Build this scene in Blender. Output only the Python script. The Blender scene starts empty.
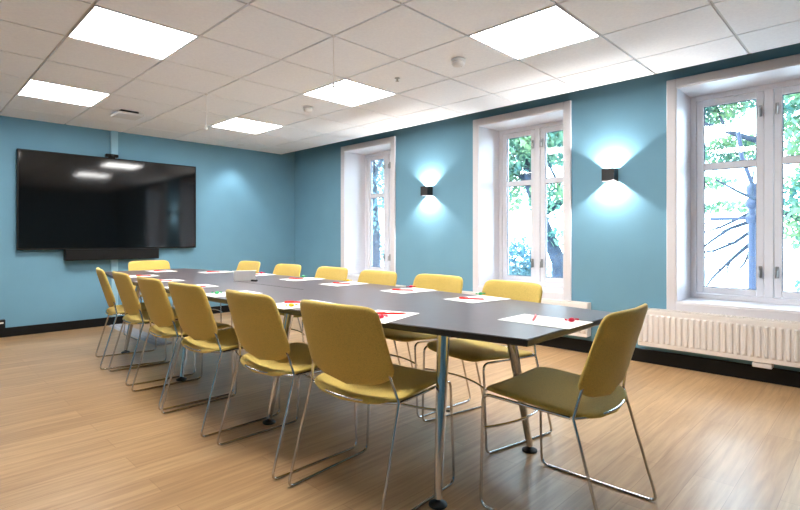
import bpy, math, random
from mathutils import Vector, Matrix

# ---------------------------------------------------------------- camera, world, exposure
S = bpy.context.scene
COL = S.collection
PI = math.pi

cam_d = bpy.data.cameras.new('camera')
cam = bpy.data.objects.new('camera', cam_d)
COL.objects.link(cam)
cam.location = (0.0, 0.0, 1.0394)
cam.rotation_euler = (PI / 2, 0.0, -0.7831)
cam_d.sensor_width = 36.0
cam_d.lens = 497.81 * 36.0 / 800.0
cam_d.shift_x = 0.0160
cam_d.shift_y = -0.0210
cam_d.clip_start = 0.02
cam_d.clip_end = 200
S.camera = cam

S.view_settings.view_transform = 'Standard'
S.view_settings.look = 'None'
S.view_settings.gamma = 1.0
S.view_settings.exposure = 0.36
S.view_settings.use_curve_mapping = False

W = bpy.data.worlds.new('overcast_sky')
S.world = W
W.use_nodes = True
bg = W.node_tree.nodes['Background']
bg.inputs['Color'].default_value = (0.64, 0.81, 1.0, 1)
bg.inputs['Strength'].default_value = 14.0

PANEL_STRENGTH = 26.0
SCONCE_W = 10.0
DOWNLIGHT_W = 26.0

S.cycles.max_bounces = 10
S.cycles.diffuse_bounces = 5
S.cycles.glossy_bounces = 4
S.cycles.transparent_max_bounces = 12
S.cycles.use_denoising = True
S.cycles.sample_clamp_indirect = 8.0
S.cycles.caustics_reflective = False
S.cycles.caustics_refractive = False

# ---------------------------------------------------------------- room dimensions
XW, YW = 4.477, 6.549          # window wall, screen wall
XL, YB = -1.70, -2.40          # walls behind the camera
ZC = 2.3236                    # suspended ceiling
ZT = 2.72                      # slab above it
XC = 4.226                     # edge of the suspended ceiling
GX, GY = 0.7859, 3.0780        # origin of the 0.6 m tile grid
WIN = [(4.345, 5.400), (2.0685, 3.165), (0.040, 1.2646)]   # outer casing extents along the window wall
WZ0, WZ1 = 0.4526, 2.3180
CAS = 0.068
XG = 4.85                      # plane of the window frames

for k, (a, b) in enumerate(WIN):          # daylight sampling helpers in the window openings
    pl = bpy.data.lights.new('window_portal', 'AREA')
    pl.shape = 'RECTANGLE'
    pl.size, pl.size_y = b - a, WZ1 - WZ0
    pl.cycles.is_portal = True
    po = bpy.data.objects.new('window_portal', pl)
    po.location = (4.99, (a + b) / 2, (WZ0 + WZ1) / 2)
    po.rotation_euler = (0, PI / 2, 0)
    COL.objects.link(po)


# ---------------------------------------------------------------- materials
def srgb(r, g, b):
    def f(c):
        c /= 255.0
        return c / 12.92 if c <= 0.04045 else ((c + 0.055) / 1.055) ** 2.4
    return (f(r), f(g), f(b), 1.0)


def mat(name, color, rough=0.5, metal=0.0, spec=0.5, emit=None, es=0.0):
    m = bpy.data.materials.new(name)
    m.use_nodes = True
    b = m.node_tree.nodes['Principled BSDF']
    b.inputs['Base Color'].default_value = color
    b.inputs['Roughness'].default_value = rough
    b.inputs['Metallic'].default_value = metal
    b.inputs['Specular IOR Level'].default_value = spec
    if emit is not None:
        b.inputs['Emission Color'].default_value = emit
        b.inputs['Emission Strength'].default_value = es
    return m


def N(m, kind, **kw):
    n = m.node_tree.nodes.new(kind)
    for k, v in kw.items():
        if k.startswith('i_'):
            n.inputs[k[2:].replace('_', ' ')].default_value = v
        else:
            setattr(n, k, v)
    return n


def L(m, a, b):
    m.node_tree.links.new(a, b)


def noise_tint(m, scale, amount, detail=4.0, bump=0.0, bump_scale=None, dist=0.002):
    """Mottle the base colour slightly and add a fine bump."""
    b = m.node_tree.nodes['Principled BSDF']
    col = tuple(b.inputs['Base Color'].default_value)
    tc = N(m, 'ShaderNodeTexCoord')
    nz = N(m, 'ShaderNodeTexNoise')
    nz.inputs['Scale'].default_value = scale
    nz.inputs['Detail'].default_value = detail
    L(m, tc.outputs['Object'], nz.inputs['Vector'])
    rp = N(m, 'ShaderNodeValToRGB')
    rp.color_ramp.elements[0].position = 0.3
    rp.color_ramp.elements[1].position = 0.7
    rp.color_ramp.elements[0].color = tuple(c * (1 - amount) for c in col[:3]) + (1,)
    rp.color_ramp.elements[1].color = tuple(min(1, c * (1 + amount)) for c in col[:3]) + (1,)
    L(m, nz.outputs['Fac'], rp.inputs['Fac'])
    L(m, rp.outputs['Color'], b.inputs['Base Color'])
    if bump:
        n2 = N(m, 'ShaderNodeTexNoise')
        n2.inputs['Scale'].default_value = bump_scale or scale
        n2.inputs['Detail'].default_value = 3
        L(m, tc.outputs['Object'], n2.inputs['Vector'])
        bp = N(m, 'ShaderNodeBump')
        bp.inputs['Strength'].default_value = bump
        bp.inputs['Distance'].default_value = dist
        L(m, n2.outputs['Fac'], bp.inputs['Height'])
        L(m, bp.outputs['Normal'], b.inputs['Normal'])
    return m


M = {}
M['wall'] = noise_tint(mat('teal_wall_paint', srgb(112, 157, 179), 0.75, spec=0.25), 3.0, 0.03, bump=0.08, bump_scale=180, dist=0.001)
M['trunking'] = mat('lit_teal_trunking', srgb(150, 194, 212), 0.5)  # same paint as the wall, lightened to paint in light on its front
M['tile'] = noise_tint(mat('ceiling_tile', srgb(249, 249, 253), 0.9, spec=0.1), 60, 0.03, bump=0.25, bump_scale=420, dist=0.002)
M['tbar'] = mat('ceiling_bar', srgb(212, 210, 208), 0.45, spec=0.4)
M['void'] = mat('ceiling_void', srgb(70, 68, 66), 0.9)
M['white'] = mat('white_gloss_paint', srgb(236, 234, 238), 0.35, spec=0.45)
M['casing'] = mat('white_casing_paint', srgb(226, 222, 226), 0.4, spec=0.4)
M['radiator'] = mat('radiator_enamel', srgb(236, 230, 226), 0.35, spec=0.45)
M['plastic'] = mat('white_plastic', srgb(232, 228, 226), 0.4)
M['black'] = mat('black_paint', srgb(17, 16, 16), 0.5, spec=0.22)
M['blackmetal'] = mat('black_metal', srgb(30, 29, 31), 0.45, spec=0.5)
M['screen'] = mat('screen_glass', srgb(9, 9, 10), 0.07, spec=0.6)
M['chrome'] = mat('chrome', srgb(205, 203, 202), 0.13, 1.0)
M['steel'] = mat('satin_steel', srgb(170, 168, 166), 0.3, 1.0)
M['rubber'] = mat('black_rubber', srgb(18, 18, 18), 0.6)
M['paper'] = mat('white_paper', srgb(244, 244, 244), 0.7, spec=0.2)
M['red'] = mat('red_plastic', srgb(222, 36, 30), 0.3)
M['redc'] = mat('red_wrapper', srgb(226, 40, 74), 0.3)
M['greenc'] = mat('green_wrapper', srgb(60, 178, 110), 0.3)
M['yellowc'] = mat('yellow_wrapper', srgb(236, 196, 30), 0.3)
M['diffuser'] = mat('lit_diffuser', srgb(255, 255, 255), 0.5, emit=(1.0, 0.985, 0.96, 1), es=PANEL_STRENGTH)
M['bulb'] = mat('lit_lens', srgb(255, 255, 255), 0.5, emit=(1.0, 0.97, 0.92, 1), es=12.0)
M['edge'] = mat('black_laminate_edge', srgb(26, 24, 23), 0.35)
M['under'] = mat('table_underside', srgb(76, 65, 56), 0.5)
M['gasket'] = mat('blue_grey_gasket', srgb(70, 88, 120), 0.6)
M['duct'] = mat('floor_channel_grey', srgb(176, 176, 186), 0.45)
M['bark'] = noise_tint(mat('bark', srgb(52, 58, 68), 0.9, spec=0.1), 9, 0.3)
M['ground'] = noise_tint(mat('outside_ground', srgb(205, 208, 205), 0.95, spec=0.05), 1.5, 0.1)
M['post'] = mat('lamp_post_iron', srgb(46, 54, 76), 0.5)

# table laminate: dark brown grey with a faint sheen
M['table'] = noise_tint(mat('dark_laminate', srgb(90, 80, 83), 0.34, spec=0.55), 40, 0.06)

# upholstery weave
def fabric(name, col):
    m = mat(name, col, 0.85, spec=0.2)
    b = m.node_tree.nodes['Principled BSDF']
    b.inputs['Sheen Weight'].default_value = 0.15
    b.inputs['Sheen Roughness'].default_value = 0.5
    tc = N(m, 'ShaderNodeTexCoord')
    vo = N(m, 'ShaderNodeTexVoronoi')
    vo.inputs['Scale'].default_value = 210
    L(m, tc.outputs['Object'], vo.inputs['Vector'])
    rp = N(m, 'ShaderNodeValToRGB')
    rp.color_ramp.elements[0].color = tuple(c * 1.05 for c in col[:3]) + (1,)
    rp.color_ramp.elements[1].color = tuple(c * 0.80 for c in col[:3]) + (1,)
    L(m, vo.outputs['Distance'], rp.inputs['Fac'])
    L(m, rp.outputs['Color'], b.inputs['Base Color'])
    bp = N(m, 'ShaderNodeBump')
    bp.inputs['Strength'].default_value = 0.35
    bp.inputs['Distance'].default_value = 0.001
    L(m, vo.outputs['Distance'], bp.inputs['Height'])
    L(m, bp.outputs['Normal'], b.inputs['Normal'])
    return m
M['fabric'] = fabric('mustard_fabric', srgb(220, 190, 102))

# oak plank floor: boards run along the room's short axis
def floor_mat():
    m = mat('oak_planks', srgb(200, 160, 115), 0.30, spec=0.5)
    b = m.node_tree.nodes['Principled BSDF']
    tc = N(m, 'ShaderNodeTexCoord')
    br = N(m, 'ShaderNodeTexBrick')
    br.offset = 0.37
    br.inputs['Scale'].default_value = 1.0
    br.inputs['Brick Width'].default_value = 1.25
    br.inputs['Row Height'].default_value = 0.15
    br.inputs['Mortar Size'].default_value = 0.0010
    br.inputs['Mortar Smooth'].default_value = 0.2
    br.inputs['Bias'].default_value = -0.1
    br.inputs['Color1'].default_value = srgb(194, 160, 119)
    br.inputs['Color2'].default_value = srgb(176, 141, 101)
    br.inputs['Mortar'].default_value = srgb(150, 112, 76)
    L(m, tc.outputs['Object'], br.inputs['Vector'])
    mp = N(m, 'ShaderNodeMapping')
    mp.inputs['Scale'].default_value = (1.3, 22.0, 1.0)
    L(m, tc.outputs['Object'], mp.inputs['Vector'])
    nz = N(m, 'ShaderNodeTexNoise')
    nz.inputs['Scale'].default_value = 1.6
    nz.inputs['Detail'].default_value = 6
    nz.inputs['Roughness'].default_value = 0.62
    nz.inputs['Distortion'].default_value = 0.4
    L(m, mp.outputs['Vector'], nz.inputs['Vector'])
    rp = N(m, 'ShaderNodeValToRGB')
    rp.color_ramp.elements[0].position = 0.32
    rp.color_ramp.elements[0].color = (0.62, 0.54, 0.47, 1)
    rp.color_ramp.elements[1].position = 0.68
    rp.color_ramp.elements[1].color = (1.10, 1.08, 1.05, 1)
    L(m, nz.outputs['Fac'], rp.inputs['Fac'])
    mx = N(m, 'ShaderNodeMix', data_type='RGBA', blend_type='MULTIPLY')
    mx.inputs['Factor'].default_value = 0.75
    L(m, br.outputs['Color'], mx.inputs['A'])
    L(m, rp.outputs['Color'], mx.inputs['B'])
    L(m, mx.outputs['Result'], b.inputs['Base Color'])
    bp = N(m, 'ShaderNodeBump')
    bp.inputs['Strength'].default_value = 0.06
    bp.inputs['Distance'].default_value = 0.002
    L(m, nz.outputs['Fac'], bp.inputs['Height'])
    L(m, bp.outputs['Normal'], b.inputs['Normal'])
    return m
M['floor'] = floor_mat()

# window glass: see-through with a Fresnel reflection
def glass_mat():
    m = bpy.data.materials.new('window_glass')
    m.use_nodes = True
    nt = m.node_tree
    nt.nodes.clear()
    out = nt.nodes.new('ShaderNodeOutputMaterial')
    tr = nt.nodes.new('ShaderNodeBsdfTransparent')
    tr.inputs['Color'].default_value = (0.95, 0.98, 0.98, 1)
    gl = nt.nodes.new('ShaderNodeBsdfGlossy')
    gl.inputs['Roughness'].default_value = 0.02
    fr = nt.nodes.new('ShaderNodeFresnel')
    fr.inputs['IOR'].default_value = 1.35
    mx = nt.nodes.new('ShaderNodeMixShader')
    nt.links.new(fr.outputs['Fac'], mx.inputs['Fac'])
    nt.links.new(tr.outputs[0], mx.inputs[1])
    nt.links.new(gl.outputs[0], mx.inputs[2])
    nt.links.new(mx.outputs[0], out.inputs['Surface'])
    return m
M['glass'] = glass_mat()

# foliage: pale translucent leaves
def leaf_mat(name, c1, c2):
    m = bpy.data.materials.new(name)
    m.use_nodes = True
    nt = m.node_tree
    b = nt.nodes['Principled BSDF']
    b.inputs['Roughness'].default_value = 0.6
    tc = N(m, 'ShaderNodeTexCoord')
    nz = N(m, 'ShaderNodeTexNoise')
    nz.inputs['Scale'].default_value = 2.2
    nz.inputs['Detail'].default_value = 5
    L(m, tc.outputs['Object'], nz.inputs['Vector'])
    rp = N(m, 'ShaderNodeValToRGB')
    rp.color_ramp.elements[0].position = 0.35
    rp.color_ramp.elements[1].position = 0.65
    rp.color_ramp.elements[0].color = c1
    rp.color_ramp.elements[1].color = c2
    L(m, nz.outputs['Fac'], rp.inputs['Fac'])
    L(m, rp.outputs['Color'], b.inputs['Base Color'])
    tl = nt.nodes.new('ShaderNodeBsdfTranslucent')
    L(m, rp.outputs['Color'], tl.inputs['Color'])
    mx = nt.nodes.new('ShaderNodeMixShader')
    mx.inputs['Fac'].default_value = 0.45
    L(m, b.outputs[0], mx.inputs[1])
    L(m, tl.outputs[0], mx.inputs[2])
    L(m, mx.outputs[0], nt.nodes['Material Output'].inputs['Surface'])
    return m
M['leaf'] = leaf_mat('spring_leaves', srgb(72, 120, 116), srgb(134, 162, 112))
M['leaf_blue'] = leaf_mat('cool_leaves', srgb(78, 118, 136), srgb(128, 162, 164))


# ---------------------------------------------------------------- mesh helpers
class MB:
    """Collects shapes; build() links them as ONE mesh object."""
    def __init__(self):
        self.v, self.f, self.s = [], [], []

    def add(self, verts, faces, smooth=False):
        o = len(self.v)
        self.v += [tuple(p) for p in verts]
        for f in faces:
            self.f.append(tuple(i + o for i in f))
            self.s.append(smooth)
        return self

    def box(self, x0, x1, y0, y1, z0, z1, bev=0.0):
        if bev <= 0:
            v = [(x, y, z) for z in (z0, z1) for y in (y0, y1) for x in (x0, x1)]
            return self.add(v, [(0, 2, 3, 1), (4, 5, 7, 6), (0, 1, 5, 4), (2, 6, 7, 3), (0, 4, 6, 2), (1, 3, 7, 5)])
        b = min(bev, (x1 - x0) / 2.01, (y1 - y0) / 2.01, (z1 - z0) / 2.01)
        vs, idx = [], {}
        for sx in (0, 1):
            for sy in (0, 1):
                for sz in (0, 1):
                    cx, cy, cz = (x0, x1)[sx], (y0, y1)[sy], (z0, z1)[sz]
                    ix, iy, iz = cx + (b, -b)[sx], cy + (b, -b)[sy], cz + (b, -b)[sz]
                    for a, p in (('x', (cx, iy, iz)), ('y', (ix, cy, iz)), ('z', (ix, iy, cz))):
                        idx[(sx, sy, sz, a)] = len(vs)
                        vs.append(p)
        fs = []
        for s in (0, 1):
            fs.append([idx[(s, *t, 'x')] for t in ((0, 0), (1, 0), (1, 1), (0, 1))])
            fs.append([idx[(t[0], s, t[1], 'y')] for t in ((0, 0), (1, 0), (1, 1), (0, 1))])
            fs.append([idx[(t[0], t[1], s, 'z')] for t in ((0, 0), (1, 0), (1, 1), (0, 1))])
        for s in (0, 1):
            for t in (0, 1):
                fs.append([idx[(s, t, 0, 'x')], idx[(s, t, 1, 'x')], idx[(s, t, 1, 'y')], idx[(s, t, 0, 'y')]])
                fs.append([idx[(s, 0, t, 'x')], idx[(s, 1, t, 'x')], idx[(s, 1, t, 'z')], idx[(s, 0, t, 'z')]])
                fs.append([idx[(0, s, t, 'y')], idx[(1, s, t, 'y')], idx[(1, s, t, 'z')], idx[(0, s, t, 'z')]])
                for u in (0, 1):
                    fs.append([idx[(s, t, u, a)] for a in 'xyz'])
        c = Vector(((x0 + x1) / 2, (y0 + y1) / 2, (z0 + z1) / 2))
        out = []
        for f in fs:
            p = [Vector(vs[i]) for i in f]
            n = (p[1] - p[0]).cross(p[2] - p[0])
            out.append(tuple(f) if n.dot(sum(p, Vector()) / len(p) - c) > 0 else tuple(reversed(f)))
        return self.add(vs, out)

    def tube(self, pts, r, seg=8, caps=True, closed=False, r1=None):
        """Round rod along a polyline; r1 tapers it to another radius."""
        P = [Vector(p) for p in pts]
        n = len(P)
        T = []
        for i in range(n):
            a = P[(i - 1) % n] if (closed or i > 0) else P[i]
            b = P[(i + 1) % n] if (closed or i < n - 1) else P[i]
            T.append((b - a).normalized())
        ref = Vector((0, 0, 1)) if abs(T[0].z) < 0.9 else Vector((1, 0, 0))
        u = T[0].cross(ref).normalized()
        vs, fs = [], []
        for i in range(n):
            u = (u - T[i] * u.dot(T[i])).normalized()
            w = T[i].cross(u)
            rr = r if r1 is None else r + (r1 - r) * i / (n - 1)
            for k in range(seg):
                a = 2 * PI * k / seg
                vs.append(P[i] + (u * math.cos(a) + w * math.sin(a)) * rr)
        for i in range(n if closed else n - 1):
            j = (i + 1) % n
            for k in range(seg):
                k2 = (k + 1) % seg
                fs.append((i * seg + k, i * seg + k2, j * seg + k2, j * seg + k))
        self.add(vs, fs, True)
        if caps and not closed:
            self.add(vs[:seg], [tuple(reversed(range(seg)))])
            self.add(vs[-seg:], [tuple(range(seg))])
        return self

    def lathe(self, prof, c=(0, 0, 0), seg=24, axis='z', smooth=True):
        """Revolve (radius, height) pairs about an axis through c."""
        vs, fs = [], []
        for r, h in prof:
            for k in range(seg):
                a = 2 * PI * k / seg
                x, y = r * math.cos(a), r * math.sin(a)
                p = {'z': (x, y, h), 'x': (h, x, y), 'y': (y, h, x)}[axis]
                vs.append((c[0] + p[0], c[1] + p[1], c[2] + p[2]))
        n = len(prof)
        for i in range(n - 1):
            for k in range(seg):
                k2 = (k + 1) % seg
                fs.append((i * seg + k, i * seg + k2, (i + 1) * seg + k2, (i + 1) * seg + k))
        self.add(vs, fs, smooth)
        self.add(vs[:seg], [tuple(reversed(range(seg)))])
        self.add(vs[-seg:], [tuple(range(seg))])
        return self

    def prism(self, poly, z0, z1):
        n = len(poly)
        vs = [(x, y, z0) for x, y in poly] + [(x, y, z1) for x, y in poly]
        fs = [tuple(reversed(range(n))), tuple(range(n, 2 * n))]
        fs += [(i, (i + 1) % n, (i + 1) % n + n, i + n) for i in range(n)]
        return self.add(vs, fs)

    def xform(self, mtx):
        self.v = [tuple(mtx @ Vector(p)) for p in self.v]
        return self

    def build(self, name, m, parent=None):
        me = bpy.data.meshes.new(name)
        me.from_pydata(self.v, [], self.f)
        me.polygons.foreach_set('use_smooth', self.s)
        me.materials.append(m)
        me.update()
        o = bpy.data.objects.new(name, me)
        COL.objects.link(o)
        if parent is not None:
            o.parent = parent
        return o


def fillet(pts, r, n=5, closed=False):
    P = [Vector(p) for p in pts]
    out = []
    m = len(P)
    for i in range(m):
        if not closed and i in (0, m - 1):
            out.append(P[i])
            continue
        a, b, c = P[(i - 1) % m], P[i], P[(i + 1) % m]
        ra = min(r, (a - b).length * 0.48, (c - b).length * 0.48)
        p0, p2 = b + (a - b).normalized() * ra, b + (c - b).normalized() * ra
        for k in range(n + 1):
            t = k / n
            out.append(p0 * (1 - t) ** 2 + b * 2 * t * (1 - t) + p2 * t * t)
    return out


def tag(o, label=None, cat=None, group=None, kind=None):
    if label:
        o['label'] = label
    if cat:
        o['category'] = cat
    if group:
        o['group'] = group
    if kind:
        o['kind'] = kind
    return o


def thing(name, label, cat, loc=(0, 0, 0), rz=0.0, group=None):
    o = bpy.data.objects.new(name, None)
    o.empty_display_size = 0.1
    COL.objects.link(o)
    o.location = loc
    o.rotation_euler = (0, 0, rz)
    return tag(o, label, cat, group)


def dup(root, loc, rz, label, group=None):
    """Copy a thing with its parts and sub-parts."""
    r = root.copy()
    COL.objects.link(r)
    r.location = loc
    r.rotation_euler = (0, 0, rz)
    r['label'] = label
    if group:
        r['group'] = group
    for ch in list(root.children):
        c = ch.copy()
        COL.objects.link(c)
        c.parent = r
        for g in ch.children:
            d = g.copy()
            COL.objects.link(d)
            d.parent = c
    return r


def struct(name, mb, m, parent=None):
    o = mb.build(name, m, parent)
    if parent is None:
        o['kind'] = 'structure'
    return o


# ---------------------------------------------------------------- room shell
struct('floor', MB().box(XL, XW, YB, YW, -0.12, 0.0), M['floor'])

# window wall with three openings
ops = sorted([(a + CAS, b - CAS) for a, b in WIN])
OZ0, OZ1 = WZ0 + CAS, WZ1 - CAS
w = MB()
XO = 4.97
ys = [YB] + [v for p in ops for v in p] + [YW + 0.2]
for i in range(0, len(ys), 2):
    w.box(XW, XO, ys[i], ys[i + 1], -0.12, ZT)
for a, b in ops:
    w.box(XW, XO, a, b, -0.12, OZ0)
    w.box(XW, XO, a, b, OZ1, ZT)
struct('wall_right', w, M['wall'])
struct('wall_far', MB().box(XL - 0.2, XW, YW, YW + 0.2, -0.12, ZT), M['wall'])
struct('wall_left', MB().box(XL - 0.2, XL, YB, YW, -0.12, ZT), M['wall'])
struct('wall_back', MB().box(XL - 0.2, XO, YB - 0.2, YB, -0.12, ZT), M['wall'])

# ceiling tiles, main bars along the room, shadow joints across it
LIGHTS = [(0, 0), (0, -3), (0, 3), (3, 0), (3, -3), (3, 3)]
# cell (i, j) spans X GX+.6i .. and Y GY+.6j ..
c = MB()
i0, i1 = -5, 5
j0, j1 = -10, 5
for i in range(i0, i1 + 1):
    for j in range(j0, j1 + 1):
        if (i, j) in LIGHTS:
            continue
        xa, xb = max(XL, GX + .6 * i + .008), min(XC, GX + .6 * (i + 1) - .008)
        ya, yb = max(YB, GY + .6 * j + .008), min(YW, GY + .6 * (j + 1) - .008)
        if xb - xa > .02 and yb - ya > .02:
            c.box(xa, xb, ya, yb, ZC, ZC + .012)
struct('ceiling', c, M['tile'])
t = MB()
for i in range(i0, i1 + 1):
    x = GX + .6 * i
    if XL < x < XC:
        t.box(x - .0105, x + .0105, YB, YW, ZC + .0125, ZC + .03)
struct('trim_1', t, M['tbar'])
t = MB()
for j in range(j0, j1 + 1):
    y = GY + .6 * j
    if YB < y < YW:
        t.box(XL, XC, y - .0105, y + .0105, ZC + .0125, ZC + .029)
struct('trim_2', t, M['tbar'])
t = MB()
for j in range(j0, j1 + 1):
    y = GY + .6 * j
    if YB < y < YW:
        t.box(XC + .0042, XC + .010, y - .012, y + .012, ZC - .003, ZC + .012)
struct('trim_5', t, M['black'])
struct('trim_3', MB().box(XC, XC + .004, YB, YW, ZC - .001, ZC + .03), M['white'])
struct('trim_4', MB().box(XL, XO, YB, YW, ZT - .02, ZT + .1), M['void'])

# skirting boards
struct('baseboard_right', MB().box(XW - .018, XW, YB, YW, 0, .112, .004), M['black'])
struct('baseboard_far', MB().box(XL, XW - .018, YW - .018, YW, 0, .098, .004), M['black'])


# ---------------------------------------------------------------- windows
def latch(parent, y, z, side):
    m = MB()
    m.box(XG - .006, XG + .004, y - .011, y + .011, z - .045, z + .045, .003)
    m.tube(fillet([(XG - .004, y, z + .015), (XG - .028, y, z + .015), (XG - .030, y + side * .004, z - .045)], .01), .007, 8)
    return m.build('latch', M['steel'], parent)


def window(n, a, b):
    """Deep white reveal, moulded casing and two casements with one glazing bar each."""
    root = bpy.data.objects.new('window_%d' % n, None)
    COL.objects.link(root)
    root['kind'] = 'structure'
    # casing around the opening on the room side
    k = MB()
    xf = XW - .022
    k.box(xf, XW, a, a + CAS, WZ0, WZ1, .004)
    k.box(xf, XW, b - CAS, b, WZ0, WZ1, .004)
    k.box(xf, XW, a + CAS, b - CAS, WZ1 - CAS, WZ1, .004)
    k.box(xf - .006, XW, a + CAS, b - CAS, WZ0, WZ0 + CAS, .004)
    k.build('casing', M['casing'], root)
    ya, yb = a + CAS, b - CAS
    r = MB()
    d = .008
    r.box(XW - .016, XG + .05, ya, ya + d, OZ0, OZ1)
    r.box(XW - .016, XG + .05, yb - d, yb, OZ0, OZ1)
    r.box(XW - .016, XG + .05, ya + d, yb - d, OZ1 - d, OZ1)
    r.build('reveal', M['white'], root)
    MB().box(XW - .020, XG + .05, ya + d, yb - d, OZ0, OZ0 + .014, .003).build('sill', M['white'], root)
    # fixed frame with central mullion
    z0, z1 = OZ0 + .014, OZ1 - d
    ya, yb = ya + d, yb - d
    ym = (ya + yb) / 2
    fw = .040
    f = MB()
    f.box(XG, XG + .08, ya, ya + fw, z0, z1, .004)
    f.box(XG, XG + .08, yb - fw, yb, z0, z1, .004)
    f.box(XG, XG + .08, ya + fw, yb - fw, z1 - fw, z1, .004)
    f.box(XG, XG + .08, ya + fw, yb - fw, z0, z0 + fw, .004)
    f.box(XG - .004, XG + .08, ym - .028, ym + .028, z0 + fw, z1 - fw, .004)
    f.build('frame', M['white'], root)
    zm = 1.640
    for lo, hi, side in ((ya + fw, ym - .028, 1), (ym + .028, yb - fw, -1)):
        lo, hi = lo + .003, hi - .003
        s = MB()
        sw = .050
        xs, xe = XG + .008, XG + .06
        za, zb = z0 + fw + .003, z1 - fw - .003
        s.box(xs, xe, lo, lo + sw, za, zb, .005)
        s.box(xs, xe, hi - sw, hi, za, zb, .005)
        s.box(xs, xe, lo + sw, hi - sw, zb - sw, zb, .005)
        s.box(xs, xe, lo + sw, hi - sw, za, za + sw, .005)
        s.box(xs + .004, xe, lo + sw, hi - sw, zm - .027, zm + .027, .005)
        so = s.build('casement', M['white'], root)
        for p0, p1 in ((za + sw, zm - .027), (zm + .027, zb - sw)):
            y0, y1, e = lo + sw, hi - sw, .006
            MB().box(XG + .036, XG + .040, y0, y1, p0, p1).build('glass_pane', M['glass'], so)
            g = MB()
            g.box(XG + .032, XG + .0355, y0, y0 + e, p0, p1)
            g.box(XG + .032, XG + .0355, y1 - e, y1, p0, p1)
            g.box(XG + .032, XG + .0355, y0 + e, y1 - e, p0, p0 + e)
            g.box(XG + .032, XG + .0355, y0 + e, y1 - e, p1 - e, p1)
            g.build('gasket', M['gasket'], so)
        yl = hi - .022 if side > 0 else lo + .022
        for zl in (z0 + .24, z1 - .20):
            latch(so, yl, zl, side)
    return root


for n, (a, b) in enumerate(WIN):
    window(n + 1, a, b)


# ---------------------------------------------------------------- ceiling lights
def ceiling_light(i, j, label):
    x, y = GX + .6 * i + .3, GY + .6 * j + .3
    t = thing('ceiling_light', label, 'ceiling light', (x, y, ZC), 0, 'square light panels in the ceiling')
    fr = MB()
    o, q = .2915, .287
    for s in (-1, 1):
        fr.box(-o, o, min(s * o, s * q), max(s * o, s * q), -.004, .03)
        fr.box(min(s * o, s * q), max(s * o, s * q), -q, q, -.004, .03)
    fr.build('frame', M['white'], t)
    MB().box(-q, q, -q, q, .002, .014).build('diffuser', M['diffuser'], t)
    MB().box(-.284, .284, -.284, .284, .031, .06).build('housing', M['white'], t)
    return t


LL = {(0, 0): 'large lit square ceiling panel at the top left, nearest on the left',
      (0, 3): 'lit square ceiling panel at the far left, above the wall screen',
      (3, 0): 'lit square ceiling panel in the middle of the picture, between two round detectors',
      (3, 3): 'lit square ceiling panel at the far end, right of the first pull cord',
      (3, -3): 'large lit square ceiling panel nearest the right, top of the picture'}
for (i, j) in LIGHTS:
    ceiling_light(i, j, LL.get((i, j), 'lit square ceiling panel outside the picture frame'))


# ---------------------------------------------------------------- ceiling fittings
def detector(x, y, label):
    t = thing('smoke_detector', label, 'smoke detector', (x, y, ZC), 0, 'round detectors on the ceiling')
    MB().lathe([(.050, 0), (.052, -.006), (.052, -.014), (.048, -.018)], seg=28).build('base', M['plastic'], t)
    MB().lathe([(.040, -.018), (.046, -.022), (.046, -.034), (.036, -.046), (.018, -.050), (.001, -.051)], seg=28).build('sensor_head', M['plastic'], t)
    MB().lathe([(.004, -.050), (.004, -.053), (.001, -.054)], c=(.022, -.01, .004), seg=10).build('indicator', M['steel'], t)


detector(2.885, 2.175, 'round white smoke detector left of the nearest right-hand light panel')
detector(2.888, 4.000, 'round white smoke detector between the two middle light panels')
t = thing('sprinkler', 'tiny metal sprinkler head right of the middle light panel', 'sprinkler', (2.873, 2.772, ZC))
MB().lathe([(.022, 0), (.020, -.005), (.008, -.008), (.006, -.022)], seg=18).build('body', M['steel'], t)
MB().lathe([(.004, -.022), (.015, -.024), (.015, -.026), (.003, -.028)], seg=18).build('deflector', M['steel'], t)

for x, y, z, lab in ((1.986, 4.278, 2.005, 'far white pull cord with bell end hanging near the far light panel'),
                     (1.986, 2.478, 1.992, 'near white pull cord hanging in front of the middle light panel')):
    t = thing('pull_cord', lab, 'pull cord', (x, y, ZC), 0, 'pull cords hanging from the ceiling')
    MB().lathe([(.014, 0), (.014, -.006), (.004, -.012)], seg=14).build('ceiling_cup', M['plastic'], t)
    MB().tube([(0, 0, -.006), (0, 0, z - ZC + .03)], .0022, 6).build('cord', M['plastic'], t)
    MB().lathe([(.003, z - ZC + .040), (.008, z - ZC + .026), (.011, z - ZC + .004), (.010, z - ZC), (.001, z - ZC - .001)], seg=14).build('bell_pull', M['plastic'], t)

t = thing('access_point', 'flat white square box on the ceiling above the wall screen', 'access point', (1.70, 5.46, ZC))
MB().box(-.085, .085, -.085, .085, -.028, 0, .004).build('shadow_neck', M['blackmetal'], t)  # black neck stands in for the shaded gap above the cover
MB().box(-.125, .125, -.125, .125, -.048, -.026, .010).build('cover', M['plastic'], t)

t = thing('downlight', 'small round recessed downlight close to the far wall', 'downlight', (3.403, 6.27, ZC))
MB().lathe([(.032, .002), (.045, .001), (.047, -.003), (.040, -.006), (.030, -.004)], seg=24).build('ring', M['white'], t)
MB().lathe([(.030, .004), (.030, -.002), (.001, -.0025)], seg=24).build('lens', M['bulb'], t)
sp = bpy.data.lights.new('downlight_beam', 'SPOT')
sp.energy = DOWNLIGHT_W
sp.spot_size = math.radians(92)
sp.spot_blend = 0.6
sp.shadow_soft_size = .02
sp.color = (.92, .97, 1.0)
so = bpy.data.objects.new('downlight_beam', sp)
COL.objects.link(so)
so.parent = t
so.location = (0, 0, -.012)


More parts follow.
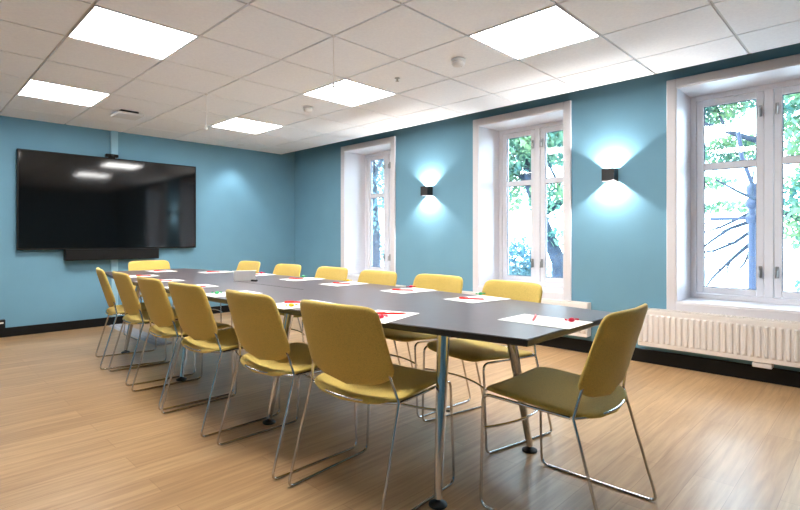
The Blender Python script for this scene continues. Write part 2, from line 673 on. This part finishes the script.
# ---------------------------------------------------------------- wall screen and its equipment
t = thing('television', 'very large black wall-mounted television on the far teal wall', 'television', (1.9015, YW, 1.451))
hw, hh = .9635, .538
b = MB().box(-hw, hw, -.070, -.030, -hh, hh, .004).build('cabinet', M['black'], t)
MB().box(-hw + .012, hw - .012, -.0712, -.069, -hh + .014, hh - .012).build('screen', M['screen'], t)
z = MB()
z.box(-hw, hw, -.0722, -.068, hh - .010, hh, .001)
z.box(-hw, hw, -.0722, -.068, -hh, -hh + .013, .001)
z.box(-hw, -hw + .010, -.0722, -.068, -hh, hh, .001)
z.box(hw - .010, hw, -.0722, -.068, -hh, hh, .001)
z.build('bezel', M['black'], t)
for s in (-1, 1):
    MB().box(s * .25 - .03, s * .25 + .03, -.032, -.001, -.22, .22).build('wall_bracket', M['blackmetal'], t)

t = thing('soundbar', 'long black soundbar mounted right under the television', 'soundbar', (1.868, YW, .850))
MB().box(-.504, .504, -.125, -.035, -.062, .062, .006).build('body', M['black'], t)
MB().box(-.495, .495, -.128, -.124, -.054, .054, .001).build('grille', M['black'], t)
for s in (-1, 1):
    MB().box(s * .2 - .04, s * .2 + .04, -.037, -.001, -.03, .03).build('bracket', M['blackmetal'], t)

t = thing('webcam', 'small black webcam sitting on the top edge of the television', 'webcam', (1.850, YW - .055, 1.989))
MB().box(-.07, .07, -.030, .022, .008, .046, .008).build('body', M['black'], t)
MB().lathe([(.017, -.030), (.017, -.036), (.012, -.037), (.001, -.0375)], c=(0, 0, .027), axis='y', seg=20).build('lens', M['screen'], t)
MB().box(-.035, .035, -.018, .020, .0005, .009, .002).build('foot', M['black'], t)

t = thing('cable_trunking', 'teal vertical cable duct with painted-in light, running up the wall behind the television', 'cable duct', (1.895, YW, 0))
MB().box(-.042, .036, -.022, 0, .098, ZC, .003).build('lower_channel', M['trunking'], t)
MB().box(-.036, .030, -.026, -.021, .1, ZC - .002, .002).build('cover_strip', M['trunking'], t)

t = thing('floor_duct', 'flat pale grey cable duct on the floor between far wall and table', 'cable duct', (1.90, 5.70, 0))
m = MB()
m.add([(-.09, -.72, 0), (.09, -.72, 0), (.09, .79, 0), (-.09, .79, 0), (-.065, -.71, .014), (.065, -.71, .014), (.065, .78, .014), (-.065, .78, .014)],
      [(0, 3, 2, 1), (4, 5, 6, 7), (0, 1, 5, 4), (1, 2, 6, 5), (2, 3, 7, 6), (3, 0, 4, 7)])
m.build('channel', M['duct'], t)
MB().box(-.03, .03, -.70, .77, .0135, .017, .001).build('lid', M['duct'], t)

t = thing('wall_box', 'small black box with a pale strip on the far skirting, left edge', 'box', (.66, YW, .098))
MB().box(-.19, .182, -.055, 0, 0, .090, .003).build('body', M['black'], t)
MB().box(-.18, .165, -.0565, -.054, .052, .066).build('strip', M['plastic'], t)


# ---------------------------------------------------------------- wall sconces
def sconce(y, label):
    t = thing('wall_sconce', label, 'wall lamp', (XW, y, 1.588), 0, 'black up and down wall lamps')
    hw, hz, xf, xb, th = .052, .053, -.105, -.008, .004
    s = MB()
    s.box(xf, xf + th, -hw, hw, -hz, hz)
    s.box(xf + th, xb, -hw, -hw + th, -hz, hz)
    s.box(xf + th, xb, hw - th, hw, -hz, hz)
    s.box(xb - th, xb, -hw + th, hw - th, -hz, hz)
    s.build('shade', M['blackmetal'], t)
    MB().box(-.0085, 0, -.035, .035, -.035, .035).build('wall_plate', M['blackmetal'], t)
    MB().box(xf + th, xb - th, -hw + th, hw - th, -.011, .011).build('lamp_holder', M['steel'], t)
    for s in (-1, 1):
        MB().lathe([(.012, 0), (.012, s * .003), (.001, s * .004)] if s > 0 else [(.001, -.004), (.012, -.003), (.012, 0)],
                   c=(-.055, 0, s * .011), seg=16).build('led', M['bulb'], t)
        pl = bpy.data.lights.new('sconce_led', 'AREA')
        pl.shape = 'DISK'
        pl.size = .018
        pl.energy = SCONCE_W
        pl.color = (1.0, .97, .93)
        po = bpy.data.objects.new('sconce_led', pl)
        COL.objects.link(po)
        po.parent = t
        po.location = (-.055, 0, s * .0165)
        po.rotation_euler = (PI if s > 0 else 0, 0, 0)


sconce(3.790, 'lit black up-and-down wall lamp between the far and middle windows')
sconce(1.700, 'lit black up-and-down wall lamp between the middle and near windows')


# ---------------------------------------------------------------- radiators
def radiator(y0, y1, label):
    t = thing('radiator', label, 'radiator', (XW, (y0 + y1) / 2, 0), 0, 'white panel radiators under the windows')
    hw = (y1 - y0) / 2
    za, zb = .158, .452
    xf, xb = -.118, -.034
    p = MB()
    p.box(xf + .008, xf + .020, -hw, hw, za, zb, .003)
    n = int(round(2 * hw / .0417))
    for i in range(n):
        y = -hw + (i + .5) * 2 * hw / n
        a, b_, d = .0130, .0065, .011
        x0, x1 = xf + .0085, xf + .0085 - d
        zl, zh, e = za + .032, zb - .032, .012
        p.add([(x0, y - a, zl), (x0, y + a, zl), (x0, y + a, zh), (x0, y - a, zh),
               (x1, y - b_, zl + e), (x1, y + b_, zl + e), (x1, y + b_, zh - e), (x1, y - b_, zh - e)],
              [(4, 7, 6, 5), (0, 4, 5, 1), (1, 5, 6, 2), (2, 6, 7, 3), (3, 7, 4, 0)])
    p.build('front_panel', M['radiator'], t)
    MB().box(xb, xb + .010, -hw, hw, za, zb, .003).build('rear_panel', M['radiator'], t)
    g = MB()
    g.box(xf + .010, xf + .016, -hw + .002, hw - .002, zb - .002, zb + .010)
    g.box(xb + .002, xb + .008, -hw + .002, hw - .002, zb - .002, zb + .010)
    for i in range(60):
        y = -hw + .012 + i * (2 * hw - .024) / 59
        g.box(xf + .014, xb + .004, y - .004, y + .004, zb + .002, zb + .009)
    g.build('top_grille', M['radiator'], t)
    for s in (-1, 1):
        MB().box(xf + .010, xb + .008, min(s * hw, s * (hw + .004)), max(s * hw, s * (hw + .004)), za + .004, zb + .010, .001).build('side_cover', M['radiator'], t)
        MB().box(xb + .009, -.001, s * hw * .72 - .015, s * hw * .72 + .015, za + .05, zb - .05).build('bracket', M['radiator'], t)
    v = MB()
    v.box(-.10, -.02, -.135, -.02, .118, .150, .004)
    v.tube([(-.06, -.05, .148), (-.06, -.05, .170)], .009, 10)
    v.tube([(-.06, -.10, .148), (-.06, -.10, .170)], .009, 10)
    v.build('valve_cover', M['plastic'], t)


radiator(4.150, 5.600, 'white ribbed panel radiator under the far window, mostly hidden by chairs')
radiator(1.880, 3.360, 'white ribbed panel radiator under the middle window, behind the table')
radiator(-.040, 1.450, 'white ribbed panel radiator under the near window, right side of the picture')


# ---------------------------------------------------------------- conference table
TZ = .712
TXC, TYC, THL = 1.858, 3.105, 2.285
def half_width(y):
    return .605 - .205 * (y / THL) ** 2


t = thing('conference_table', 'long dark boat-shaped conference table on splayed chrome legs', 'table', (TXC, TYC, 0))
def outline(inset):
    out = []
    n = 28
    L_ = THL - inset
    for k in range(n + 1):
        y = -L_ + 2 * L_ * k / n
        out.append((half_width(y) - inset, y))
    return out + [(-x, y) for x, y in reversed(out)]


def slab(levels, m, name, cap_top=True, cap_bot=True):
    mb = MB()
    rings = [outline(i) for i, z in levels]
    n = len(rings[0])
    vs = [(x, y, levels[k][1]) for k, r in enumerate(rings) for x, y in r]
    fs = []
    for k in range(len(levels) - 1):
        for i in range(n):
            j = (i + 1) % n
            fs.append((k * n + i, k * n + j, (k + 1) * n + j, (k + 1) * n + i))
    if cap_bot:
        fs.append(tuple(reversed(range(n))))
    if cap_top:
        fs.append(tuple(range((len(levels) - 1) * n, len(levels) * n)))
    mb.add(vs, fs)
    return mb.build(name, m, t)


top = slab([(.004, TZ - .003), (.002, TZ - .0005), (.004, TZ)], M['table'], 'tabletop', True, True)
slab([(.006, TZ - .026), (.001, TZ - .020), (.000, TZ - .004), (.003, TZ - .0028)], M['edge'], 'edge_band', True, True)
slab([(.075, TZ - .036), (.0065, TZ - .0255)], M['under'], 'underside', True, True)
# slot for cables in the middle of the top: a lid with a dark gap around it
MB().box(-.003, .003, -.48, .36, TZ - .001, TZ + .0006).build('cable_slot', M['rubber'], t)
# frame rails below
for ya, yb in ((-1.80, -.72), (.58, 1.68)):
    fr = MB()
    for s in (-1, 1):
        fr.box(s * .22 - .02, s * .22 + .02, ya, yb, TZ - .076, TZ - .036)
    for y in (ya, yb):
        fr.box(-.22, .22, y - .02, y + .02, TZ - .076, TZ - .036)
    fr.build('under_frame', M['blackmetal'], t)
for y, dy in ((-1.872, .06), (-.65, -.06), (.545, .06), (1.775, -.06)):
    for s in (-1, 1):
        foot = Vector((s * .352, y, .026))
        head = Vector((s * .242, y + dy, TZ - .036))
        lg = MB().tube([foot, foot.lerp(head, .33), foot.lerp(head, .66), head], .0155, 16, r1=.0275).build('leg', M['chrome'], t)
        MB().lathe([(.034, 0), (.037, .003), (.036, .008), (.020, .016), (.010, .020), (.0085, .034)], c=(s * .352, y, 0), seg=22).build('foot', M['rubber'], lg)


# ---------------------------------------------------------------- chairs
def ring_outline(a, b, n, count, warp):
    pts = []
    for k in range(count):
        th = 2 * PI * k / count
        c_, s_ = math.cos(th), math.sin(th)
        x = a * math.copysign(abs(c_) ** (2 / n), c_)
        y = b * math.copysign(abs(s_) ** (2 / n), s_)
        pts.append(warp(x, y))
    return pts


def pad(out, centre, surf, h):
    """Cushioned shell: rings of the outline shrunk to its centre, a top and a bottom skin."""
    rings = [1.0, .985, .955, .90, .80, .62, .40, .2]
    n = len(out)
    mb = MB()
    vs, fs = [], []
    for sgn in (1, -1):
        for r in rings:
            if sgn < 0 and r == 1.0:
                continue
            pr = math.sqrt(max(0.0, 1 - r ** 16))
            for x, y in out:
                px, py = centre[0] + (x - centre[0]) * r, centre[1] + (y - centre[1]) * r
                vs.append(surf(px, py, sgn * h * pr))
        vs.append(surf(centre[0], centre[1], sgn * h))
    R = len(rings)
    def top(i, k): return i * n + k % n
    off = R * n + 1
    def bot(i, k): return k % n if i == 0 else off + (i - 1) * n + k % n
    for k in range(n):
        for i in range(R - 1):
            fs.append((top(i, k), top(i, k + 1), top(i + 1, k + 1), top(i + 1, k)))
            fs.append((bot(i, k + 1), bot(i, k), bot(i + 1, k), bot(i + 1, k + 1)))
        fs.append((top(R - 1, k), top(R - 1, k + 1), R * n))
        fs.append((bot(R - 1, k + 1), bot(R - 1, k), off + (R - 1) * n))
    mb.add(vs, fs, True)
    return mb


ROD = .0058
def make_chair(label, group):
    t = thing('conference_chair', label, 'chair', (0, 0, 0), 0, group)
    # seat: straight front, bowed rear edge, gently dished
    A, B, C = .236, .199, .064
    def warp(x, y):
        if y < 0:
            y -= .050 * (1 - (x / A) ** 2) * min(1, -y / B * 1.3)
        return (x * (1.0 - .03 * y / B), y + C)
    out = ring_outline(A, B, 7, 72, warp)
    def seat_surf(x, y, dz):
        u = x / A
        v = (y - C) / B
        z = .446 + .010 * v - .014 * (1 - u * u) * (1 - .4 * v) - .016 * max(0, v - .70) ** 2 / .09
        return (x, y, z + dz)
    pad(out, (0, C - .02), seat_surf, .013).build('seat', M['fabric'], t)
    # backrest: leaning panel, hollow towards the sitter, sagging lower edge
    BW, BH, BT = .226, .152, .640
    def bwarp(x, y):
        if y < 0:
            y = y * (1 - .20 * (x / BW) ** 2) - .026 * (1 - (x / BW) ** 2) * min(1, -y / BH * 1.2)
        return (x * (1.0 - .045 * y / BH), y)
    bout = ring_outline(BW, BH, 9, 72, bwarp)
    def back_surf(x, y, d):
        v = y / BH
        yy = -.202 - .046 * v + .034 * (x / BW) ** 2
        return (x, yy + d * .96, BT + y + d * .28)
    pad(bout, (0, 0), back_surf, .0125).build('backrest', M['fabric'], t)
    # wire frame: one bent rod per side
    for s in (-1, 1):
        path = fillet([(s * .190, -.170, .620), (s * .212, -.140, .525), (s * .240, -.122, .430)], .03, 4)
        path += fillet([(s * .240, -.122, .430), (s * .250, -.245, ROD), (s * .250, .240, ROD), (s * .231, .242, .433), (s * .238, -.112, .427)], .034, 6)[1:]
        MB().tube(path, ROD, 8).build('side_frame', M['chrome'], t)
    rail = []
    for k in range(17):
        u = -1 + 2 * k / 16
        rail.append((u * .238, -.122 - .056 * (1 - u * u), .427 - .008 * (1 - u * u)))
    MB().tube(rail, ROD * .9, 8).build('rear_rail', M['chrome'], t)
    arc = []
    for k in range(15):
        u = -1 + 2 * k / 14
        arc.append((u * .236, .230 - .062 * (1 - u * u), .305))
    MB().tube(arc, ROD * .9, 8).build('front_stretcher', M['chrome'], t)
    return t


G = 'mustard chairs around the conference table'
proto = make_chair('mustard chair at the near end of the table, nearest the camera on the right', G)
proto.location = (1.872, .876, 0)
proto.rotation_euler = (0, 0, math.radians(1.0))
R = math.radians
CHAIRS = [  # x, y, heading (0 = facing the far wall), label
    (1.430, 1.525, -85, 'mustard chair nearest the camera in the left row, back towards the camera'),
    (1.391, 2.105, -89.5, 'second mustard chair from the camera in the left row'),
    (1.370, 2.765, -88.5, 'third mustard chair from the camera in the left row'),
    (1.380, 3.330, -91, 'fourth mustard chair from the camera in the left row'),
    (1.415, 3.990, -93.5, 'fifth mustard chair from the camera in the left row'),
    (1.445, 4.565, -101, 'farthest mustard chair of the left row, turned away at the far corner'),
    (2.304, 1.553, 78.8, 'mustard chair nearest the camera in the window-side row, before the middle window'),
    (2.395, 2.142, 87, 'second mustard chair from the camera in the window-side row, below the near wall lamp'),
    (2.400, 2.735, 86, 'third mustard chair from the camera in the window-side row, before the far window'),
    (2.455, 3.350, 88, 'fourth mustard chair from the camera in the window-side row'),
    (2.460, 4.020, 90, 'fifth mustard chair from the camera in the window-side row'),
    (2.530, 4.860, 91, 'farthest mustard chair of the window-side row, behind the folded white card'),
    (2.020, 5.555, 180, 'mustard chair alone at the far end of the table, under the television'),
]
for x, y, h, lab in CHAIRS:
    dup(proto, (x, y, 0), R(h), lab, G)


# ---------------------------------------------------------------- things on the table
def sheet(x, y, rz, label):
    m = MB().box(-.105, .105, -.1485, .1485, 0, .0012)
    o = m.build('paper_sheet', M['paper'])
    o.location = (x, y, TZ + .0008)
    o.rotation_euler = (0, 0, rz)
    return tag(o, label, 'paper sheet', 'paper sheets laid at each seat')


pen0 = None
def pen(x, y, rz, label):
    global pen0
    g = 'red pens on the paper sheets'
    loc = (x, y, TZ + .0062)
    if pen0 is not None:
        return dup(pen0, loc, rz, label, g)
    t = thing('pen', label, 'pen', loc, rz, g)
    MB().lathe([(.001, -.072), (.0022, -.066), (.0042, -.055), (.0042, .020)], axis='y', seg=10).build('barrel', M['red'], t)
    MB().lathe([(.0047, .016), (.0047, .066), (.0030, .070)], axis='y', seg=10).build('cap', M['red'], t)
    MB().box(-.0012, .0012, .022, .066, .0040, .0062).build('clip', M['red'], t)
    pen0 = t
    return t


def candy(x, y, rz, m, label):
    b = MB().lathe([(.001, -.013), (.006, -.011), (.0085, -.004), (.0085, .004), (.006, .011), (.001, .013)], axis='y', seg=12)
    for s in (-1, 1):
        v = [(0, s * .012, 0)]
        for k in range(7):
            a = (k / 6 - .5) * 1.7
            v.append((math.sin(a) * .018, s * (.012 + math.cos(a) * .018), (-1) ** k * .0035 + .001))
        b.add(v, [(0, k, k + 1) for k in range(1, 7)])
    o = b.build('candy', m)
    o.location = (x, y, TZ + .0022 + .0085)
    o.rotation_euler = (0, 0, rz)
    return tag(o, label, 'sweet', 'wrapped sweets on the paper sheets')


SEATS = [  # sheet x, y, rotation, pen (x, y, rot), candy (x, y, material, colour), whose
    (1.4525, 1.495, -74.5, (1.510, 1.500, 50), (1.404, 1.447, 'redc', 'red'), 'nearest left-row chair'),
    (1.425, 2.050, 88, (1.450, 2.090, 44), (1.345, 1.995, 'yellowc', 'yellow'), 'second left-row chair from the camera'),
    (1.415, 2.720, 88, (1.450, 2.690, 42), (1.345, 2.760, 'greenc', 'green'), 'third left-row chair from the camera'),
    (1.425, 3.300, 88, (1.440, 3.250, 42), None, 'fourth left-row chair from the camera'),
    (1.450, 3.920, 90, (1.470, 3.890, 42), None, 'fifth left-row chair from the camera'),
    (1.500, 4.540, 84, (1.540, 4.520, 42), (1.420, 4.600, 'redc', 'red'), 'farthest left-row chair'),
    (2.2245, 1.550, -98, (2.190, 1.560, 24), (2.385, 1.640, 'greenc', 'green'), 'nearest window-side chair'),
    (2.285, 2.105, -95, (2.255, 2.125, 32), (2.415, 2.205, 'redc', 'red'), 'second window-side chair from the camera'),
    (2.290, 2.740, -90, (2.275, 2.745, 24), (2.430, 2.860, 'yellowc', 'yellow'), 'third window-side chair from the camera'),
    (2.315, 3.280, -92, (2.285, 3.320, 20), (2.430, 3.430, 'greenc', 'green'), 'fourth window-side chair from the camera'),
    (2.290, 3.960, -90, (2.260, 3.950, 22), (2.410, 4.060, 'redc', 'red'), 'fifth window-side chair from the camera'),
    (2.220, 4.560, -90, (2.180, 4.540, 40), None, 'farthest window-side chair'),
    (1.823, .952, 0, (1.838, 1.005, -66), (1.873, .865, 'redc', 'pink-red'), 'near-end chair'),
    (1.900, 5.100, 180, (1.890, 5.080, 42), None, 'far-end chair'),
]
for x, y, rz, p, cd, who in SEATS:
    sheet(x, y, R(rz), 'white paper sheet on the table before the ' + who)
    pen(p[0], p[1], R(p[2]), 'red pen lying on the paper sheet before the ' + who)
    if cd:
        candy(cd[0], cd[1], R(70), M[cd[2]], '%s wrapped sweet by the paper before the %s' % (cd[3], who))

# folded white card in the middle of the table, with a small cable end beside it
t = thing('folded_card', 'folded white card standing like a tent in the middle of the table', 'folded card', (1.930, 3.500, TZ + .0005), R(-28))
m = MB()
hw, hb, hh, th = .080, .050, .076, .0025
m.add([(-hw, -hb * .55, 0), (hw, -hb * .55, 0), (hw, -hb, hh), (-hw, -hb, hh), (-hw, -hb * .55 + th, 0), (hw, -hb * .55 + th, 0), (hw, -hb + th, hh), (-hw, -hb + th, hh)],
      [(0, 1, 2, 3), (5, 4, 7, 6), (3, 2, 6, 7), (0, 4, 5, 1), (1, 5, 6, 2), (0, 3, 7, 4)])
m.build('front_face', M['paper'], t)
m = MB()
m.add([(-hw, hb, 0), (hw, hb, 0), (hw, -hb + .02, hh), (-hw, -hb + .02, hh), (-hw, hb + th, 0), (hw, hb + th, 0), (hw, -hb + .02 + th, hh), (-hw, -hb + .02 + th, hh)],
      [(1, 0, 3, 2), (4, 5, 6, 7), (2, 3, 7, 6), (0, 1, 5, 4), (1, 2, 6, 5), (0, 4, 7, 3)])
m.build('rear_face', M['paper'], t)
MB().box(-hw, hw, -hb * .55, hb, 0, .002).build('base_flap', M['paper'], t)
MB().box(-hw - .012, hw + .008, -hb - .004, -hb + .026, hh, hh + .003).build('top_flap', M['paper'], t)

t = thing('cable_end', 'short black and white cable plug beside the folded white card', 'cable', (1.945, 3.385, TZ + .0006), R(20))
MB().tube(fillet([(0, .02, .006), (.03, .06, .006), (.07, .05, .006)], .02), .0045, 8).build('cable', M['plastic'], t)
MB().box(-.012, .012, -.028, .022, 0, .013, .003).build('plug', M['rubber'], t)


# ---------------------------------------------------------------- outside
GZ = -1.2
o = struct('outside_ground', MB().box(5.0, 40, -18, 34, GZ - .2, GZ), M['ground'])
rnd = random.Random(7)


def branch(mb, p, d, length, r, depth, ends, droop=0.0):
    pts = [Vector(p)]
    d = Vector(d).normalized()
    n = 5
    for k in range(n):
        d = (d + Vector((rnd.uniform(-.18, .18), rnd.uniform(-.18, .18), rnd.uniform(-.12, .14) - droop))).normalized()
        pts.append(pts[-1] + d * length / n)
    mb.tube(pts, r, 7, r1=r * .45)
    ends += pts[2:]
    if depth > 0:
        for k in range(3):
            q = pts[rnd.randint(2, n)]
            nd = (d + Vector((rnd.uniform(-.9, .9), rnd.uniform(-.9, .9), rnd.uniform(-.3, .7)))).normalized()
            branch(mb, q, nd, length * .62, r * .5, depth - 1, ends, droop)


def leaves(blobs, count, size):
    mb = MB()
    wts = [b[3] * b[4] * b[5] for b in blobs]
    tot = sum(wts)
    for b, wt in zip(blobs, wts):
        for _ in range(int(count * wt / tot)):
            while True:
                q = Vector((rnd.uniform(-1, 1), rnd.uniform(-1, 1), rnd.uniform(-1, 1)))
                if .25 < q.length < 1:
                    break
            p = Vector((b[0] + q.x * b[3], b[1] + q.y * b[4], b[2] + q.z * b[5]))
            e = Matrix.Rotation(rnd.uniform(0, 6.28), 3, 'Z') @ Matrix.Rotation(rnd.uniform(-1.1, 1.1), 3, 'X')
            s = size * rnd.uniform(.7, 1.3)
            v = [p + e @ Vector(w_) * s for w_ in ((0, -.5, 0), (.28, -.1, .05), (.2, .25, .04), (0, .55, 0), (-.2, .25, .04), (-.28, -.1, .05))]
            mb.add(v, [(0, 1, 2, 3), (0, 3, 4, 5)])
    return mb


def tree(label, base, trunk, limbs, blobs, count, size, leaf, boughs=()):
    t = thing('tree', label, 'tree', (0, 0, 0), 0, 'trees outside the windows')
    mb = MB()
    ends = []
    mb.tube([Vector(p) for p in trunk[0]], trunk[1], 10, r1=trunk[2])
    for p, d, ln, r, dep in limbs:
        branch(mb, p, d, ln, r, dep, ends)
    for ln, r0, r1 in boughs:
        mb.tube([Vector(p) for p in ln], r0, 7, r1=r1)
    mb.build('trunk', M['bark'], t)
    f = leaves(blobs, count, size).build('foliage', leaf, t)
    f['kind'] = 'stuff'
    return t


# far window: tall slim trunk with pale leaves
tree('tall pale tree seen through the far window', None,
     ([(8.9, 9.45, GZ), (8.92, 9.42, 1.0), (8.85, 9.5, 3.0), (8.95, 9.45, 5.2)], .17, .09),
     [((8.9, 9.45, 2.0), (.3, .6, .8), 1.6, .06, 1), ((8.9, 9.45, 2.6), (-.2, -.7, .7), 1.6, .05, 1)],
     [(9.2, 9.8, 3.0, .9, .9, 1.1), (9.1, 9.3, 1.6, .6, .5, .8), (9.0, 9.6, 4.3, 1.1, 1.0, 1.0), (9.6, 10.1, .5, .5, .5, .5)],
     5200, .13, M['leaf_blue'])
# middle window: leaning trunk, crown over both upper lights
tree('leafy tree with a leaning trunk seen through the middle window', None,
     ([(8.55, 4.05, GZ), (8.48, 4.15, .6), (8.40, 4.42, 1.3), (8.30, 4.62, 2.0), (8.25, 4.75, 3.4)], .15, .08),
     [((8.38, 4.45, 1.45), (.3, -.9, .5), 1.3, .07, 1), ((8.3, 4.65, 2.1), (.2, .9, .5), 1.4, .06, 1), ((8.28, 4.7, 2.5), (.2, -.7, .7), 1.3, .05, 1)],
     [(8.3, 4.9, 2.75, .8, .75, .62), (8.2, 4.2, 2.9, .8, .55, .6), (8.35, 5.15, 2.0, .4, .36, .5), (8.35, 4.30, 1.75, .40, .35, .38), (8.4, 4.15, 1.05, .25, .25, .16)],
     7000, .11, M['leaf'])
tree('low pale bush seen through the lower panes of the middle window', None,
     ([(9.9, 5.75, GZ), (9.88, 5.8, -.3), (9.85, 5.8, .4)], .09, .04),
     [((9.88, 5.78, -.2), (.2, .6, .8), .8, .04, 1), ((9.88, 5.8, -.1), (.1, -.6, .8), .8, .035, 1)],
     [(9.85, 5.85, .55, .5, .6, .55), (9.85, 5.45, .1, .5, .5, .5)],
     2600, .10, M['leaf_blue'])
# near window: leaves high up, bare boughs beside the lamp post, a dense tree on the right
tree('tree with thin leaves above and bare drooping boughs, through the near window', None,
     ([(10.3, 1.30, GZ), (10.28, 1.36, 1.2), (10.2, 1.40, 2.6), (10.1, 1.42, 4.0)], .13, .07),
     [((10.2, 1.4, 2.6), (0, .9, .5), 1.5, .05, 1)],
     [(10.65, 2.20, 3.52, .45, .65, .42), (10.65, 1.90, 2.62, .4, .62, .26), (10.65, 2.30, 2.05, .35, .45, .11), (10.65, 1.99, 1.59, .3, .48, .11)],
     3600, .10, M['leaf'], [
      ([(10.1, 1.398, 1.413), (10.1, 1.636, 1.301), (10.1, 1.886, 1.205), (10.1, 2.148, 1.001), (10.1, 2.300, 0.860)], 0.039, 0.015),
      ([(10.1, 1.398, 1.258), (10.1, 1.636, 1.118), (10.1, 1.816, 0.968), (10.1, 2.104, 0.828), (10.1, 2.279, 0.791)], 0.036, 0.015),
      ([(10.1, 1.398, 1.102), (10.1, 1.636, 0.918), (10.1, 1.816, 0.730), (10.1, 2.002, 0.520), (10.1, 2.149, 0.340), (10.1, 2.254, 0.158)], 0.039, 0.011),
      ([(10.1, 1.887, 0.643), (10.1, 1.927, 0.522), (10.1, 1.915, 0.404)], 0.018, 0.008),
      ([(10.1, 1.409, 0.999), (10.1, 1.609, 0.835), (10.1, 1.677, 0.634), (10.1, 1.747, 0.530), (10.1, 1.782, 0.450)], 0.027, 0.009),
      ([(10.1, 1.398, 1.568), (10.1, 1.676, 1.418), (10.1, 2.030, 1.224), (10.1, 2.269, 1.141)], 0.033, 0.011),
      ([(10.1, 2.002, 0.520), (10.1, 2.093, 0.501), (10.1, 2.196, 0.408)], 0.015, 0.008),
      ([(10.1, 1.885, 1.205), (10.1, 2.020, 1.154), (10.1, 2.227, 1.123)], 0.015, 0.008),
      ([(10.1, 1.816, 0.968), (10.1, 1.968, 0.957), (10.1, 2.175, 0.926)], 0.015, 0.008),
      ([(10.1, 2.072, 0.854), (10.1, 2.175, 0.750), (10.1, 2.279, 0.688)], 0.013, 0.008),
      ([(10.1, 2.030, 1.224), (10.1, 2.175, 1.258), (10.1, 2.279, 1.309)], 0.013, 0.008)])
tree('dense green tree in the right casement of the near window', None,
     ([(9.4, .62, GZ), (9.4, .66, .4), (9.36, .72, 1.6), (9.3, .7, 3.2)], .15, .08),
     [((9.38, .7, 1.2), (-.1, .9, .6), .9, .05, 1), ((9.36, .7, 1.9), (-.1, -.8, .7), 1.2, .05, 1)],
     [(9.35, .80, 3.0, .6, .55, .85), (9.3, .72, 1.5, .5, .42, .75), (9.35, .45, .4, .4, .5, .6)],
     5200, .10, M['leaf'])

t = thing('lamp_post', 'old dark blue iron street lamp post outside the near window', 'lamp post', (9.8, 1.53, GZ))
h = -GZ
MB().lathe([(.12, 0), (.12, .25), (.075, .32), (.060, .5), (.056, h + 1.30), (.050, h + 1.62)], seg=16).build('column', M['post'], t)
MB().lathe([(.06, h + 1.28), (.095, h + 1.33), (.095, h + 1.38), (.07, h + 1.42)], seg=16).build('lower_collar', M['post'], t)
MB().lathe([(.06, h + 1.52), (.10, h + 1.56), (.10, h + 1.62), (.05, h + 1.70), (.09, h + 1.80), (.08, h + 1.88), (.02, h + 1.94)], seg=16).build('upper_collar', M['post'], t)
MB().tube([(-.10, .56, h + 1.36), (.08, -.45, h + 1.36)], .028, 10).build('ladder_bar', M['post'], t)
MB().tube([(0, 0, h + 1.9), (-.12, .12, h + 2.35), (-.15, .16, h + 2.75)], .03, 10).build('bracket_arm', M['post'], t)
